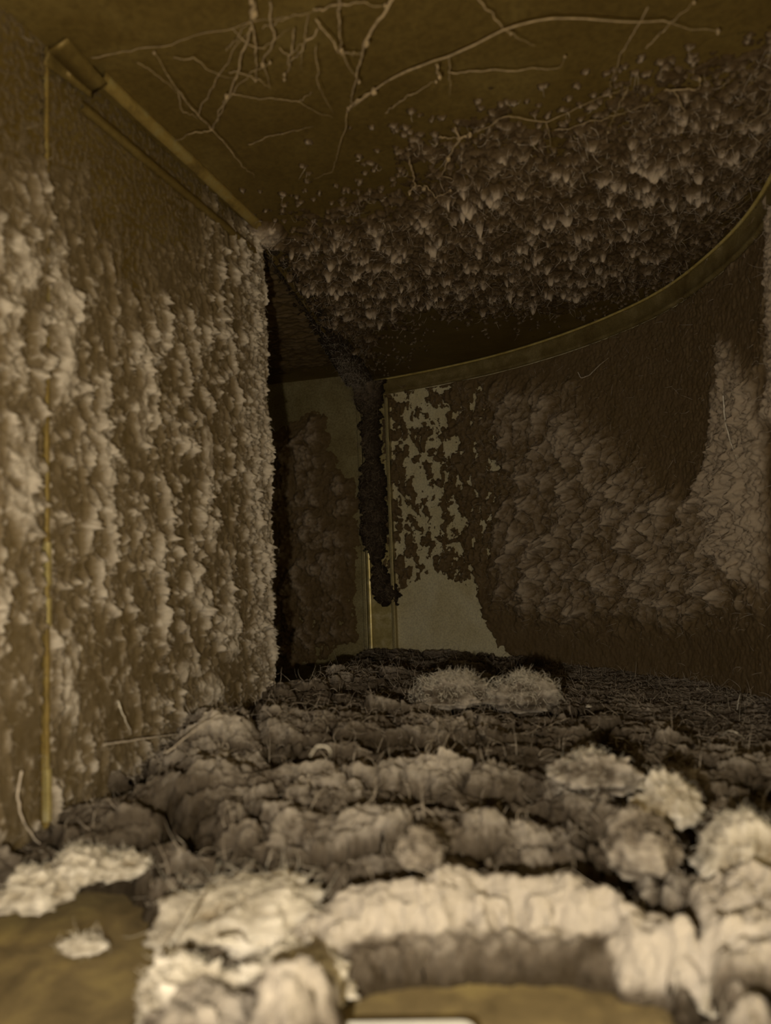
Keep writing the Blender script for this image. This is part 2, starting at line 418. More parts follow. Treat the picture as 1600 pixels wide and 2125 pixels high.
# ------------------------------------------------------------------ dust on the left wall
rng = np.random.default_rng(11)
ys = np.arange(0.235, YC + 0.0005, 0.00085); zs = np.arange(0.0, ZC, 0.00085)
Y, Z = np.meshgrid(ys, zs, indexing='ij')
def LW(*pts): return [tuple(on_x(px, py, XL)[1:]) for px, py in pts]
wy = Y + 0.005 * fbm(Y / 0.03, Z / 0.05, 3, 3) + 0.10 * (Z - 0.2)
e = fbm(wy / 0.017, Z / 0.085, 21, 3, 0.55)
e2 = fbm(wy / 0.0085, Z / 0.040, 25, 3, 0.55)
dm = domes(wy / 0.0100 + 0.15 * fbm(Y / .004, Z / .004, 5, 2), Z / 0.0135, 31)
dsm = domes(wy / 0.0045, Z / 0.0055, 33)
dfi = domes(Y / 0.0022, Z / 0.0026, 35)
cov = sstep(-0.055, 0.05, poly_sd(Y, Z, LW((-200, 330), (60, 360), (160, 430), (250, 620), (350, 560), (430, 470), (560, 440), (620, 1500), (400, 1750), (-300, 1900))) + 0.03 * fbm(Y / .03, Z / .05, 41, 3))
bare = np.maximum(sstep(-0.006, 0.012, poly_sd(Y, Z, LW((-400, 1300), (60, 1310), (90, 1420), (100, 1900), (-400, 1980))) + 0.01 * fbm(Y / .012, Z / .02, 43, 3)),
                  sstep(-0.004, 0.006, poly_sd(Y, Z, LW((110, 1300), (250, 1270), (300, 1420), (280, 1560), (170, 1720), (110, 1760)))) + 0.006 * fbm(Y / .01, Z / .02, 44, 3)) * 0.75
edge = sstep(0.055, 0.01, YC - Y)                         # finely granular strip by the throat edge
wq = wy + .0035 * fbm(Y / .007, Z / .009, 24, 3, .6); wz = Z + .004 * fbm(Y / .007, Z / .009, 26, 3, .6)
rn = 1 - np.abs(fbm(wq / 0.024, wz / 0.130, 23, 3, 0.5)) * 4.0
rn2 = 1 - np.abs(fbm(wq / 0.012 + 7, wz / 0.065, 27, 3, 0.5)) * 4.0
brk = sstep(-0.22, 0.22, fbm(wq / 0.022, wz / 0.060, 29, 3))
n5 = sstep(-.45, .5, fbm(wq / .0080, wz / .017, 28, 5, .6))
n6 = sstep(-.4, .5, fbm(Y / .0032, Z / .0038, 30, 4, .65))
ridge = np.clip(sstep(0.40, 0.97, rn) * brk + 0.6 * sstep(0.45, 0.97, rn2) * sstep(-.1, .3, e2), 0, 1.1) * (1 - .75 * bare) * (.62 + .38 * sstep(YS - .02, YS + .03, Y))
cw1, cw2, cid = worley(wq / 0.0070, wz / 0.0080, 38)
crumb = sstep(.55, .15, cw1) * sstep(.62, .8, cid + .15 * e)
cg1, cg2, cgid = worley(wq / 0.0034, wz / 0.0037, 39)
grain = sstep(.5, .1, cg1) * sstep(.55, .85, cgid + .3 * e2 + .35 * edge)
h = cov * (0.0068 * ridge * (0.15 + 0.85 * n5) * (1 - 0.45 * edge) + 0.0018 * ridge * n6 + 0.0024 * crumb * (.5 + n6) * (1 - .8 * bare))
h = h + 0.0013 * grain * (0.18 + 0.82 * cov) * (1 - .6 * bare) + 0.0008 * n6 * (.35 + edge) * cov
h += edge * cov * (0.0018 + 0.0022 * fbm(Y / .006, Z / .03, 47, 3) + .0022 * n6 * n5)
h += 0.0005 * cov - 0.0008 * (1 - cov) - 0.0004 * bare + 0.0012 * cov * sstep(-.1, .5, fbm(Y / .04, Z / .05, 48, 3))
# big lumps standing out of the pattern, and the pale dust sill at the foot of the wall
for px, py, a, b, hh in ((122, 700, .010, .042, .012), (118, 580, .007, .025, .008), (285, 860, .008, .020, .009), (425, 960, .007, .03, .009), (25, 250 + 700, .010, .03, .010),
                         (30, 560, .012, .02, .009), (470, 1290, .016, .018, .011), (470, 1340, .014, .012, .009), (140, 1420, .006, .03, .007), (15, 1030, .012, .012, .010),
                         (300, 1640, .018, .016, .010), (430, 1440, .018, .014, .012), (385, 1390, .014, .008, .008)):
    q = on_x(px, py, XL); d2 = ((Y - q[1]) / a) ** 2 + ((Z - q[2]) / b) ** 2 + 0.5 * fbm(Y / .008, Z / .01, 51, 3)
    lump = np.sqrt(np.clip(1 - d2, 0, 1)); ridge = np.maximum(ridge, lump); h = np.maximum(h, .65 * hh * lump * (0.55 + 0.45 * n5) + 0.0012 * n6 - 0.0005)
zlow = on_x(108, 780, XL)[2]
seam = np.exp(-((Y - YS + 0.0010) / 0.0028) ** 4) * sstep(zlow + .01, zlow - .01, Z) * (0.55 + 0.45 * sstep(-.2, .1, fbm(Z / .025, Y * 0, 57, 3) + .1))
h = h * (1 - seam) - 0.002 * seam
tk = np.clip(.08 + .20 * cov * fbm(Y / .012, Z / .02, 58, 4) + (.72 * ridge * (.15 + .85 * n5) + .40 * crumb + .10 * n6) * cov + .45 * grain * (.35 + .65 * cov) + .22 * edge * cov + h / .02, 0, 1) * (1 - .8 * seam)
h[Y < YS] += 0.0022
P = np.stack([XL + h, np.minimum(Y + 0.45 * h, YC + .0012 * dfi), Z - 0.20 * np.clip(h, 0, 1)], -1)
keep = h > 0.00005 + np.where(Y < YS, .0022, 0)
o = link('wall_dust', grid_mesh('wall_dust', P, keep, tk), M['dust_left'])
tag(o, 'ridged grey dust hanging in vertical streaks on the left wall', 'dust', kind='stuff')
N = -grid_normals(P); N[N[..., 0] < 0] *= -1
i = pick((h > .001) * (0.2 + cov) * (.4 + edge), 1500, rng)
o2 = link('lint_fibres', fibre_mesh('lint_fibres', P.reshape(-1, 3)[i], N.reshape(-1, 3)[i], rng, .002, .007, .00006, .00012, 6, .5, .6), M['fibre'], o); tag(o2, kind='stuff')

# ------------------------------------------------------------------ dust on the heel wall
sv = np.arange(0.56, SLEN - 0.002, 0.00115); zv = np.arange(0.0, ZC - 0.002, 0.00115)
S, Z = np.meshgrid(sv, zv, indexing='ij')
def HW(*pts): return [on_heel(px, py) for px, py in pts]
wS = S + 0.007 * fbm(S / 0.03, Z / 0.03, 60, 3); wZ = Z + 0.007 * fbm(S / 0.03, Z / 0.03, 64, 3)
vS = wS + .003 * fbm(S / .006, Z / .006, 66, 3, .6); vZ = wZ + .003 * fbm(S / .006, Z / .006, 68, 3, .6)
d1 = domes(vS / 0.034 + vZ / .05, vZ / 0.029, 70, .78); d2_ = domes(vS / 0.016, vZ / 0.014, 71, .74); d3 = domes(vS / 0.0065, vZ / 0.006, 72)
d4 = domes(S / 0.003, Z / 0.003, 73)
rip = fbm((wS * .8 + wZ * .9) / 0.020, (wS - wZ) / 0.060, 75, 3)
scal = sstep(-.01, .05, poly_sd(S, Z, HW((940, 800), (1100, 770), (1200, 770), (1300, 850), (1420, 1000), (1520, 880), (1599, 560), (1599, 1300), (1400, 1330), (1150, 1330), (1000, 1280), (960, 1000))) + .020 * fbm(S / .03, Z / .03, 77, 4))
smooth = sstep(-.015, .02, poly_sd(S, Z, HW((1180, 700), (1490, 540), (1490, 900), (1400, 1010), (1290, 960), (1200, 830))))
mott = sstep(-.012, .012, poly_sd(S, Z, HW((800, 800), (1010, 800), (1060, 1000), (1010, 1200), (960, 1230), (880, 1180), (800, 1250))) + .01 * fbm(S / .02, Z / .02, 79, 3))
near = sstep(-.012, .018, .016 * fbm(S / .02, Z / .03, 81, 4) + poly_sd(S, Z, HW((1515, 540), (1599, 400), (1599, 1220), (1470, 1120), (1475, 900), (1500, 700)) + [(on_heel(1599, 1200)[0] - .2, .05), (on_heel(1599, 300)[0] - .2, .4)]))
low = sstep(0.062, 0.020, Z + .012 * fbm(S / .03, Z / .03, 83, 3))
lobes = (0.55 * d1 + 0.50 * d2_ * (0.4 + 0.6 * d1) + 0.18 * d3)
sC, zC = on_heel(1400, 800)
rad = np.hypot((S - sC) * 1.0, (Z - zC) * 1.15)
tph = rad / .027 + .55 * d1 + .25 * d2_ + 1.1 * fbm(wS / .05, wZ / .05, 78, 3)
fr = tph - np.floor(tph); saw = fr ** .8 * sstep(1.0, .80, fr)
rid = _hash(np.floor(tph), np.floor(tph) * 0, 5)
lobes = .55 * saw * (.6 + .6 * rid) + .45 * d1 * (.5 + .5 * d2_) + .20 * d2_ + .13 * d3 + .10 * sstep(-.4, .5, fbm(S / .004, Z / .004, 76, 3, .65))
h = 0.0165 * lobes * np.clip(scal * (1 - .55 * near), 0, 1) * (1 - .8 * smooth) * (1 - low) * (0.5 + sstep(-.3, .4, rip))
film = 0.0012 + 0.0009 * fbm(S / .01, Z / .01, 85, 4) + 0.0006 * d4
pat = sstep(-.08, .14, fbm(wS / .017, wZ / .025, 87, 5, .68) + .03 + .20 * sstep(SLEN - .055, SLEN - .075, S) * sstep(SLEN - .16, SLEN - .12, S) * -.55 + .12 * sstep(SLEN - .10, SLEN - .17, S) + .5 * (np.abs(S - SLEN + .02) < 0))
h += film * np.where(mott > .5, 0, 1) * sstep(0, .3, scal + smooth + near + .3) * (1 - .0 * low)
hm = (0.0062 * pat * (0.35 + d2_) + 0.0026 * d3 * pat + 0.0008 * d4 - 0.0016 + .0022 * fbm(S / .006, Z / .006, 88, 3))
h = h * (1 - mott) + hm * mott
h += near * (0.0060 * d3 + 0.0065 * d2_ * sstep(-.2, .4, rip) + 0.0022 * d4) + smooth * .0008 * d4
wl_ = poly_sd(S, Z, HW((770, 1300), (830, 1230), (900, 1180), (985, 1220), (1010, 1290), (1040, 1340), (1100, 1420), (770, 1420)))
h -= 0.005 * sstep(-.006, .010, wl_ + .016 * fbm(S / .015, Z / .015, 91, 4))
h += 0.0010 * fbm(S / .004, Z / .004, 93, 3)
h = np.where((Z > ZC - .024), h - .0025 - .004 * sstep(1.0, .6, d2_) * (fbm(S / .03, Z / .02, 95, 3) < .15), h)
xy = heel_xy(S) + heel_n(S) * h[..., None]
tt = np.stack([np.interp(S, HS, HT[:, 0]), np.interp(S, HS, HT[:, 1])], -1)
xy = xy + tt * (0.08 * np.clip(h, 0, 1) * scal)[..., None]
P = np.concatenate([xy, (Z - 0.12 * np.clip(h, 0, 1) * scal)[..., None]], -1)
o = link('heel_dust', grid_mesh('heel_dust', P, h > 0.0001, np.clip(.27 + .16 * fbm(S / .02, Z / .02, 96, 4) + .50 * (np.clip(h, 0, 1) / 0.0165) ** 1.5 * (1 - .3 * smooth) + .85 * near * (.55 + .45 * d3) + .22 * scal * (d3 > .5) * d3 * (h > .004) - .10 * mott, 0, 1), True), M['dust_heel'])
tag(o, 'brown scalloped dust clumps covering the curved right wall', 'dust', kind='stuff')
N = grid_normals(P); fl = (N[..., :2] * heel_n(S)).sum(-1) < 0; N[fl] *= -1
i = pick((h > .0015) * (0.15 + scal + mott), 3200, rng)
o2 = link('lint_fibres', fibre_mesh('lint_fibres', P.reshape(-1, 3)[i], N.reshape(-1, 3)[i], rng, .003, .013, .00009, .00019, 7, .6, .7, .03), M['fibre'], o); tag(o2, kind='stuff')

# ------------------------------------------------------------------ dust clumps on the ceiling
xv = np.arange(XL, XR, 0.00105); yv = np.arange(0.42, 1.03, 0.00115)
X, Y = np.meshgrid(xv, yv, indexing='ij')
XB = XL + (Y - YC) / (YJ - YC) * (XJ - XL)
X = np.where(Y > YC, XB + (X - XL) / (XR - XL) * (XR - XB), X)
def CE(*pts): return [tuple(on_z(px, py, ZC)[:2]) for px, py in pts]
reg = poly_sd(X, Y, CE((470, 480), (560, 500), (700, 440), (860, 400), (880, 310), (1000, 275), (1150, 300), (1330, 200), (1640, 110), (1640, 330), (1400, 570), (1180, 640), (1000, 650), (880, 640), (780, 690), (740, 770), (690, 700), (560, 520)))
reg = reg + 0.035 * fbm(X / .035, Y / .035, 101, 4, .6)
dn = sstep(-.035, .035, reg)
wX = X + .004 * fbm(X / .012, Y / .012, 103, 3) + .003 * fbm(X / .004, Y / .004, 104, 3, .7); wY = Y + .004 * fbm(X / .012, Y / .012, 105, 3) + .003 * fbm(X / .004, Y / .004, 106, 3, .7)
c1 = domes(wX / .017, wY / .019, 107); c2 = domes(wX / .0085, wY / .0095, 109); c3 = domes(wX / .004, wY / .0042, 111); c4 = domes(X / .0026, Y / .0026, 113)
f1, f2, cid = worley(wX / .0062, wY / .0062, 115)
speck = np.sqrt(np.clip(1 - (f1 / .36) ** 2, 0, 1)) * (cid > 1 - .45 * sstep(-.10, .03, reg) - .16 * sstep(-.02, .06, X) * sstep(.40, .46, Y))
h = dn * (0.0062 * c1 * c1 * (.25 + c2) + 0.0075 * c2 ** 3 + 0.0042 * c3 * c3 - .0006) * (.25 + .85 * sstep(-.3, .3, fbm(X / .018, Y / .018, 117, 3)))
h = np.maximum(h, 0.0040 * speck) + .0010 * c4 * dn + .0007 * fbm(X / .003, Y / .003, 119, 2)
h -= 0.0016 - 0.0006 * dn
qc = np.array([XL, YC])
edge_l = np.hypot(X - XL, Y - YC + .004) + .006 * fbm(X / .01, Y / .01, 121, 3)
h = np.maximum(h, .011 * np.sqrt(np.clip(1 - (edge_l / .022) ** 2, 0, 1)) * (.8 + .2 * c3))
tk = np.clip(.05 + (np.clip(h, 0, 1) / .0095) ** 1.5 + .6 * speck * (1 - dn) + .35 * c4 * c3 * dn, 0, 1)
P = np.stack([X, Y - .2 * np.clip(h, 0, 1), ZC - h], -1)
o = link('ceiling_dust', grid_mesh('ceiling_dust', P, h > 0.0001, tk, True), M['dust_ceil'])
tag(o, 'small lint clumps hanging thickly from the top of the bend', 'dust', kind='stuff')
N = np.zeros_like(P); N[..., 2] = -1
i = pick((h > .001) * (0.3 + c2), 2600, rng)
o2 = link('lint_fibres', fibre_mesh('lint_fibres', P.reshape(-1, 3)[i], N.reshape(-1, 3)[i], rng, .003, .012, .00009, .00018, 7, .6, .6), M['fibre'], o); tag(o2, kind='stuff')

# ------------------------------------------------------------------ dust bed on the floor
xv = np.arange(-0.345, XR + .002, 0.00105); yv = []
y = 0.17
while y < 1.035: yv.append(y); y += 0.0008 + 0.0004 * min(1, (y - .17) / .5)
X, Y = np.meshgrid(xv, np.array(yv), indexing='ij')
cs, sn = math.cos(YAW), math.sin(YAW)
Rr = X * cs + Y * sn; Ff = -X * sn + Y * cs
def FL(*pts, z=0.03): return [tuple(on_z(px, py, z)[:2]) for px, py in pts]
# thickness of the bed from measured places: (px, py, thickness)
meas = [(565, 1440, .040), (480, 1500, .040), (640, 1425, .030), (765, 1380, .018), (1000, 1375, .014), (1300, 1405, .013), (1599, 1450, .016), (1450, 1470, .014),
        (1200, 1480, .016), (900, 1460, .026), (700, 1520, .032), (1000, 1560, .028), (1300, 1560, .020), (1580, 1560, .016), (400, 1620, .031), (250, 1700, .022), (600, 1700, .022), (450, 1720, .020), (750, 1740, .021), (300, 1780, .014), (950, 1720, .022),
        (900, 1680, .024), (1200, 1680, .024), (1500, 1660, .018), (150, 1760, .012), (600, 1800, .017), (1150, 1760, .010), (1500, 1780, .018), (0, 1850, .008), (300, 1880, .004),
        (700, 1880, .008), (1000, 1900, .010), (1300, 1930, .011), (1590, 1900, .013), (1100, 1990, .002), (1350, 2030, .002), (1590, 2040, .010), (500, 2000, .003), (900, 1960, .005), (750, 1960, .003), (800, 2000, -.001), (1000, 2030, -.003), (1250, 2060, -.002), (350, 1950, .003), (100, 2000, -.001),
        (800, 2050, -.001), (1000, 2100, -.003), (1300, 2110, -.002), (200, 2100, -.003), (600, 2100, .004)]
pm = np.array([(*on_z(a, b, max(t, 0))[:2], t) for a, b, t in meas])
w = 0; base = 0
for qx, qy, t in pm:
    k = 1 / (((X - qx) ** 2 + (Y - qy) ** 2) + .022 ** 2) ** 1.8; w = w + k; base = base + k * t
base = base / w
far = sstep(.5, .75, Ff)                                    # fine ripples far back, thick flakes near
n1 = fbm(Rr / .060 + .3 * fbm(Rr / .04, Ff / .04, 131, 2), Ff / .020, 133, 4, .55)
bl = billow(Rr / .055, Ff / .022, 135, 4, .5)
rp = fbm(Rr / .045 + 3 * Ff, Ff / .0065, 137, 4, .6)
ds = domes(Rr / .011, Ff / .008, 139); dt = domes(Rr / .0045, Ff / .004, 141)
rightfar = sstep(1000, 1300, 800 + 0 * X) if False else sstep(-.01, .05, poly_sd(X, Y, FL((1080, 1350), (1700, 1400), (1700, 1640), (1330, 1560), (1180, 1470), z=.015)))
rough = 1 - .75 * rightfar
cover = sstep(-.001, .006, base)
ru = Rr + .010 * fbm(Rr / .03, Ff / .015, 161, 3); fu = Ff + .006 * fbm(Rr / .03, Ff / .015, 163, 3)
p1, p2, pid = worley(ru / .052, fu / .021, 165)
q1, q2, qid = worley(ru / .022, fu / .0095, 167)
crack = np.exp(-((p2 - p1) / .07) ** 2); crack2 = np.exp(-((q2 - q1) / .08) ** 2)
plate = .011 * (pid - .5) + .005 * (qid - .5) - .009 * crack - .0035 * crack2 * sstep(-.2, .2, n1)
h = base + cover * (rough * (plate + .0055 * n1 + .005 * (.32 - bl)) + .0018 * rp * (.5 + .6 * rightfar) + rough * (.0020 * ds + .0012 * dt) + .0005 * (qid - .5) * rightfar)
# mounds: (px, py of crest, width px, depth front m, depth back m, height m)
wx = X + .010 * fbm(X / .022, Y / .022, 143, 3) + .003 * fbm(X / .006, Y / .006, 145, 2); wyy = Y + .008 * fbm(X / .022, Y / .022, 147, 3) + .003 * fbm(X / .006, Y / .006, 149, 2)
RR = wx * cs + wyy * sn; FF = -wx * sn + wyy * cs
mounds = [(715, 1395, 210, .05, .02, .016), (940, 1480, 190, .030, .014, .016), (880, 1522, 130, .024, .012, .012), (690, 1565, 210, .032, .014, .020), (880, 1555, 210, .030, .014, .022),
          (470, 1520, 260, .060, .030, .020), (760, 1470, 160, .03, .015, .012), (640, 1490, 200, .03, .02, .014), (780, 1645, 240, .035, .020, .018), (920, 1640, 160, .03, .018, .012), (1060, 1635, 260, .040, .018, .024),
          (1215, 1580, 170, .030, .016, .020), (1240, 1540, 110, .03, .012, .012), (1310, 1720, 170, .030, .014, .020), (870, 1725, 110, .020, .010, .014), (560, 1650, 240, .04, .02, .012), (700, 1760, 220, .02, .012, .008), (380, 1700, 240, .03, .02, .010),
          (1520, 1720, 240, .035, .014, .030), (1430, 1800, 200, .03, .02, .018), (1010, 1590, 160, .02, .01, .008), (1480, 1530, 120, .015, .010, .008), (1350, 1520, 140, .02, .01, .010), (1150, 1500, 140, .02, .01, .008), (1560, 1560, 120, .02, .01, .007),
          (450, 1850, 260, .030, .016, .020), (560, 1840, 160, .022, .012, .018), (150, 1790, 150, .02, .012, .016), (60, 1840, 140, .022, .012, .014), (250, 1770, 120, .02, .012, .012), (1180, 1620, 120, .012, .01, .008)]
add = np.zeros_like(h)
for a, b, wd, f0, f1_, hh in mounds:
    zz = 0.026 + hh * .55; q = on_z(a, b, zz); t = np.linalg.norm(q - CAM)
    rx = wd * .5 * t / FPX * 1.08; qr = q[0] * cs + q[1] * sn; qf = -q[0] * sn + q[1] * cs
    df = FF - qf; dr = (RR - qr) / rx
    d2 = dr ** 2 + np.where(df > 0, df / f1_, df / (f0 * 1.8)) ** 2
    add = np.maximum(add, .40 * hh * np.clip(1 - d2, 0, 1) ** .8)
h = h + add * (.86 + .20 * ds) + (add > 0) * .0010 * dt
# trenches and holes
for pts, wd, dp in (([(1240, 1490), (1275, 1540), (1310, 1600), (1320, 1640)], .007, .018), ([(1390, 1605), (1440, 1640), (1440, 1680)], .007, .014), ([(1470, 1690), (1600, 1680)], .010, .016),
                    ([(330, 1640), (440, 1700)], .008, .016), ([(450, 1785), (620, 1775), (720, 1770)], .007, .012), ([(820, 1610), (960, 1640)], .006, .014), ([(820, 1545), (960, 1560)], .005, .010),
                    ([(500, 1480), (560, 1560), (600, 1580)], .006, .014), ([(110, 1780), (240, 1730), (330, 1720)], .006, .012), ([(1540, 1590), (1600, 1600)], .005, .01), ([(560, 1705), (600, 1700)], .006, .010),
                    ([(900, 1760), (960, 1745), (1080, 1735), (1180, 1745), (1290, 1790)], .015, .034), ([(860, 1380), (960, 1385), (1080, 1375)], .016, .016), ([(600, 1440), (680, 1385), (790, 1370)], .010, .02)):
    d = line_d(wx, wyy, FL(*pts))
    h = np.maximum(h - dp * np.exp(-(d / wd) ** 2), np.minimum(h, .003))
# torn edge of the mat across the foreground
crest = [(640, 1835), (720, 1815), (880, 1800), (960, 1788), (1060, 1790), (1150, 1792), (1230, 1808), (1320, 1842), (1420, 1868), (1520, 1868), (1640, 1850)]
cw = [tuple(on_z(a, b, .028)[:2]) for a, b in crest]
cr = np.array([(x * cs + y * sn, -x * sn + y * cs) for x, y in cw])
cf = np.interp(RR, cr[:, 0], cr[:, 1]); dc = FF - cf
endf = sstep(cr[0, 0] - .02, cr[0, 0] + .02, RR) 
prof = np.where(dc > 0, np.clip(1 - (dc / .014) ** 2, 0, 1) ** .6, (.5 * np.clip(1 - (dc / .011) ** 2, 0, 1) ** .5 + .5 * np.clip(1 + dc / .040, 0, 1))) * .022 * endf * (.8 + .3 * fbm(RR / .03, FF * 0, 151, 3) + .12 * ds)
h = np.maximum(h, np.where(prof > .001, prof + .006 * sstep(.001, .006, prof), -1))
# shreds lying on the bare metal in the very front
for a, b, wd, f0, f1_, hh in ((600, 2000, 210, .012, .010, .030), (480, 2040, 180, .016, .010, .016), (380, 2080, 150, .016, .010, .012), (660, 2020, 100, .012, .010, .024), (1560, 2070, 150, .016, .010, .022)):
    q = on_z(a, b, hh * .9); t = np.linalg.norm(q - CAM); rx = wd * .5 * t / FPX; qr = q[0] * cs + q[1] * sn; qf = -q[0] * sn + q[1] * cs
    df = -wx * sn + wyy * cs - qf
    d2 = ((RR - qr) / rx) ** 2 + np.where(df > 0, df / f1_, df / f0) ** 2
    h = np.maximum(h, hh * np.clip(1 - d2, 0, 1) ** .6 * (.8 + .25 * ds) - .001)
h += (.0022 * fbm(Rr / .008, Ff / .004, 153, 4, .65) + .0020 * fbm(Rr / .030 + 2 * Ff, Ff / .0042, 159, 3, .7)) * sstep(0, .004, h)
bare_p = np.maximum(np.maximum(poly_sd(X, Y, FL((90, 1870), (180, 1835), (270, 1845), (300, 1900), (340, 1960), (300, 2080), (240, 2180), (-150, 2180), (-150, 1930), z=0.002)), poly_sd(X, Y, FL((700, 2080), (780, 2040), (950, 2025), (1200, 2030), (1380, 2060), (1440, 2180), (700, 2180), z=.002))), poly_sd(X, Y, FL((1430, 2010), (1460, 2080), (1500, 2160), (1440, 2160), z=.0)))
h -= .02 * sstep(-.004, .006, bare_p + .003 * fbm(X / .008, Y / .008, 155, 2))
lim = heel_xy(np.clip(np.linspace(0, SLEN, 900), 0, SLEN))
inside = poly_sd(X, Y, [(XL, 0.0), (XR, 0.0)] + [tuple(p) for p in lim[::20]] + [(XJ, YJ), (XJ + .02, YJ - .2), (XL, YC)])
h = np.where(inside < -.003, -.01, h)
for _ in range(1):                                        # soften the steepest steps so they break up instead of standing as curtains
    hp = np.pad(h, 1, mode='edge'); h = (4 * h + hp[2:, 1:-1] + hp[:-2, 1:-1] + hp[1:-1, 2:] + hp[1:-1, :-2]) / 8
P = np.stack([X, Y, np.maximum(h, -.003)], -1)
sh = .2 * np.clip(prof, 0, 1) + .25 * add
G = Ff - 1.6 * P[..., 2]
jx = fbm(Rr / .005, G / .005, 171, 3, .7); jy = fbm(Rr / .005, G / .005, 173, 3, .7); jz = fbm(Rr / .004, G / .004, 175, 3, .7)
ok = h > .001
P[..., 0] += .0030 * jx * ok; P[..., 1] += .0034 * jy * ok; P[..., 2] += .0026 * jz * ok
P[..., 0] += sn * sh; P[..., 1] -= cs * sh
nearf = sstep(.50, .28, Ff)
thick = np.clip(.22 + .28 * rightfar + (h - base) / .030 + .22 * add / .012 + .25 * fbm(Rr / .03, Ff / .015, 157, 4) - .3 * crack - .15 * crack2 + .9 * (prof > .001) * sstep(-.016, -.006, dc) - .05 * (prof > .001) * sstep(-.008, -.016, dc) + .25 * jz, 0, 1) * sstep(-.001, .006, h)  # torn crest paler and cracks darker than thickness alone gives
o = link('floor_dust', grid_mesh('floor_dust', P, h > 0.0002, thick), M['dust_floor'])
tag(o, 'thick grey flaking lint mat covering the duct floor', 'dust', kind='stuff')
N = np.zeros_like(P); N[..., 2] = 1
i = pick((h > .003) * (0.25 + add / .015 + n1) * (.35 + sstep(.25, .6, Ff)), 5200, rng)
o2 = link('lint_fibres', fibre_mesh('lint_fibres', P.reshape(-1, 3)[i], N.reshape(-1, 3)[i], rng, .004, .018, .00010, .00022, 8, .6, .85), M['fibre'], o); tag(o2, kind='stuff')

# ------------------------------------------------------------------ dust in the branch and lint at the joint
xv = np.arange(-0.62, XJ + .004, 0.0012); zv = np.arange(-0.032, ZC + .012, 0.0012)
X, Z = np.meshgrid(xv, zv, indexing='ij')
def BW(*pts): return [tuple(on_y(px, py, YJ)[[0, 2]]) for px, py in pts]
cv = np.maximum(poly_sd(X, Z, BW((480, 900), (580, 900), (660, 850), (690, 960), (735, 1010), (740, 1130), (725, 1200), (740, 1320), (560, 1420), (480, 1420))), -9)
cv = sstep(-.010, .016, cv + .014 * fbm(X / .02, Z / .02, 201, 4))
hh_ = cv * (.006 * domes(X / .018, Z / .02, 203) + .003 * domes(X / .007, Z / .007, 205) + .0012 * domes(X / .003, Z / .003, 207)) * (.5 + sstep(-.3, .3, fbm(X / .03, Z / .03, 209, 3)))
hh_ += .0024 * fbm(X / .005, Z / .005, 211, 4, .65) * (.35 + cv) + .0005 - .0013 * (1 - cv)
hh_ -= .003 * cv * sstep(.02, .2, fbm(X / .012, Z / .016, 213, 4)) * sstep(.12, .06, Z)
P = np.stack([X, YJ - hh_, Z], -1)
o = link('branch_dust', grid_mesh('branch_dust', P, hh_ > .0002, np.clip(.12 + .6 * hh_ / .011 + .2 * fbm(X / .004, Z / .004, 214, 3, .7), 0, 1)), M['dust_heel'])
tag(o, 'fuzzy brown dust on the far wall seen through the gap', 'dust', kind='stuff')
N = np.zeros_like(P); N[..., 1] = -1
i = pick((hh_ > .001) * cv, 700, rng)
o2 = link('lint_fibres', fibre_mesh('lint_fibres', P.reshape(-1, 3)[i], N.reshape(-1, 3)[i], rng, .003, .010, .00008, .00015, 7, .6, .7), M['fibre_dark'], o); tag(o2, kind='stuff')
# dust on the top sheet of the branch, hanging
xv = np.arange(-0.56, XL, 0.0016); yv = np.arange(YC + .005, YJ, 0.0016)
X, Y = np.meshgrid(xv, yv, indexing='ij')
lim_x = XL + (Y - YC) / (YJ - YC) * (XJ - XL)
h = .004 * domes(X / .03, Y / .012, 221) + .002 * domes(X / .008, Y / .006, 223) + .002 * fbm(X / .02, Y / .008, 225, 4) - .001
h = np.where(X > lim_x - .002, -1, h) - .004 * sstep(.10, .03, YJ - Y)
P = np.stack([X, Y, ZC + .012 - np.maximum(h, -.002)], -1)
o = link('branch_ceiling_dust', grid_mesh('branch_ceiling_dust', P, h > .0002, np.clip(h / .012, 0, 1), True), M['dust_heel'])
tag(o, 'dark matted dust under the top of the side branch', 'dust', kind='stuff')
# lip of the bend's top sheet where the branch begins, pale with dust
pth = [np.array([XL - .003 + (XJ - XL) * t, YC + .004 + (YJ - .02 - YC) * t, ZC + .004]) for t in np.linspace(0, 1, 30)]
V, F = sweep(pth, [(-.004, .008), (-.004, -.006), (0, -.007), (.002, -.003), (.002, .008)])
o = link('trim_5', np_mesh('trim_5', V, F, False), M['metal']); tag(o, 'dusty lip between the bend top and the branch top', 'lip', kind='structure')
# hairy brown lint packed into the joint, its shade put into the dark colour
zv = np.arange(0.02, ZC - .002, 0.001); uv = np.arange(0, .062, 0.001)
U, Z = np.meshgrid(uv, zv, indexing='ij')
zt = (Z - .05) / (ZC - .05)
wdt = .010 + .012 * sstep(.25, .4, zt) + .013 * np.exp(-((zt - .15) / .05) ** 2) - .006 * sstep(.55, .7, zt) + .010 * sstep(.8, 1, zt) + .008 * fbm(Z / .03, Z * 0, 231, 3) + .010 * fbm(Z / .009, U / .02, 232, 3, .6)
ctr = .022 + .004 * fbm(Z / .05, Z * 0 + 3, 233, 2) + .008 * sstep(.35, .2, zt) + .008 * sstep(.22, .12, zt)
g = np.clip(1 - ((U - ctr) / np.clip(wdt, .003, 1)) ** 2, 0, 1) * sstep(.09, .13, zt + .02 * fbm(U / .01, Z / .01, 235, 2))
h = .020 * g ** .6 * (.35 + .5 * domes(U / .012, Z / .013, 237) + .3 * domes(U / .005, Z / .005, 239)) * (.7 + .6 * sstep(.85, 1, zt)) + .005 * fbm(U / .004, Z / .004, 241, 4, .65) * sstep(0, .3, g) - .002
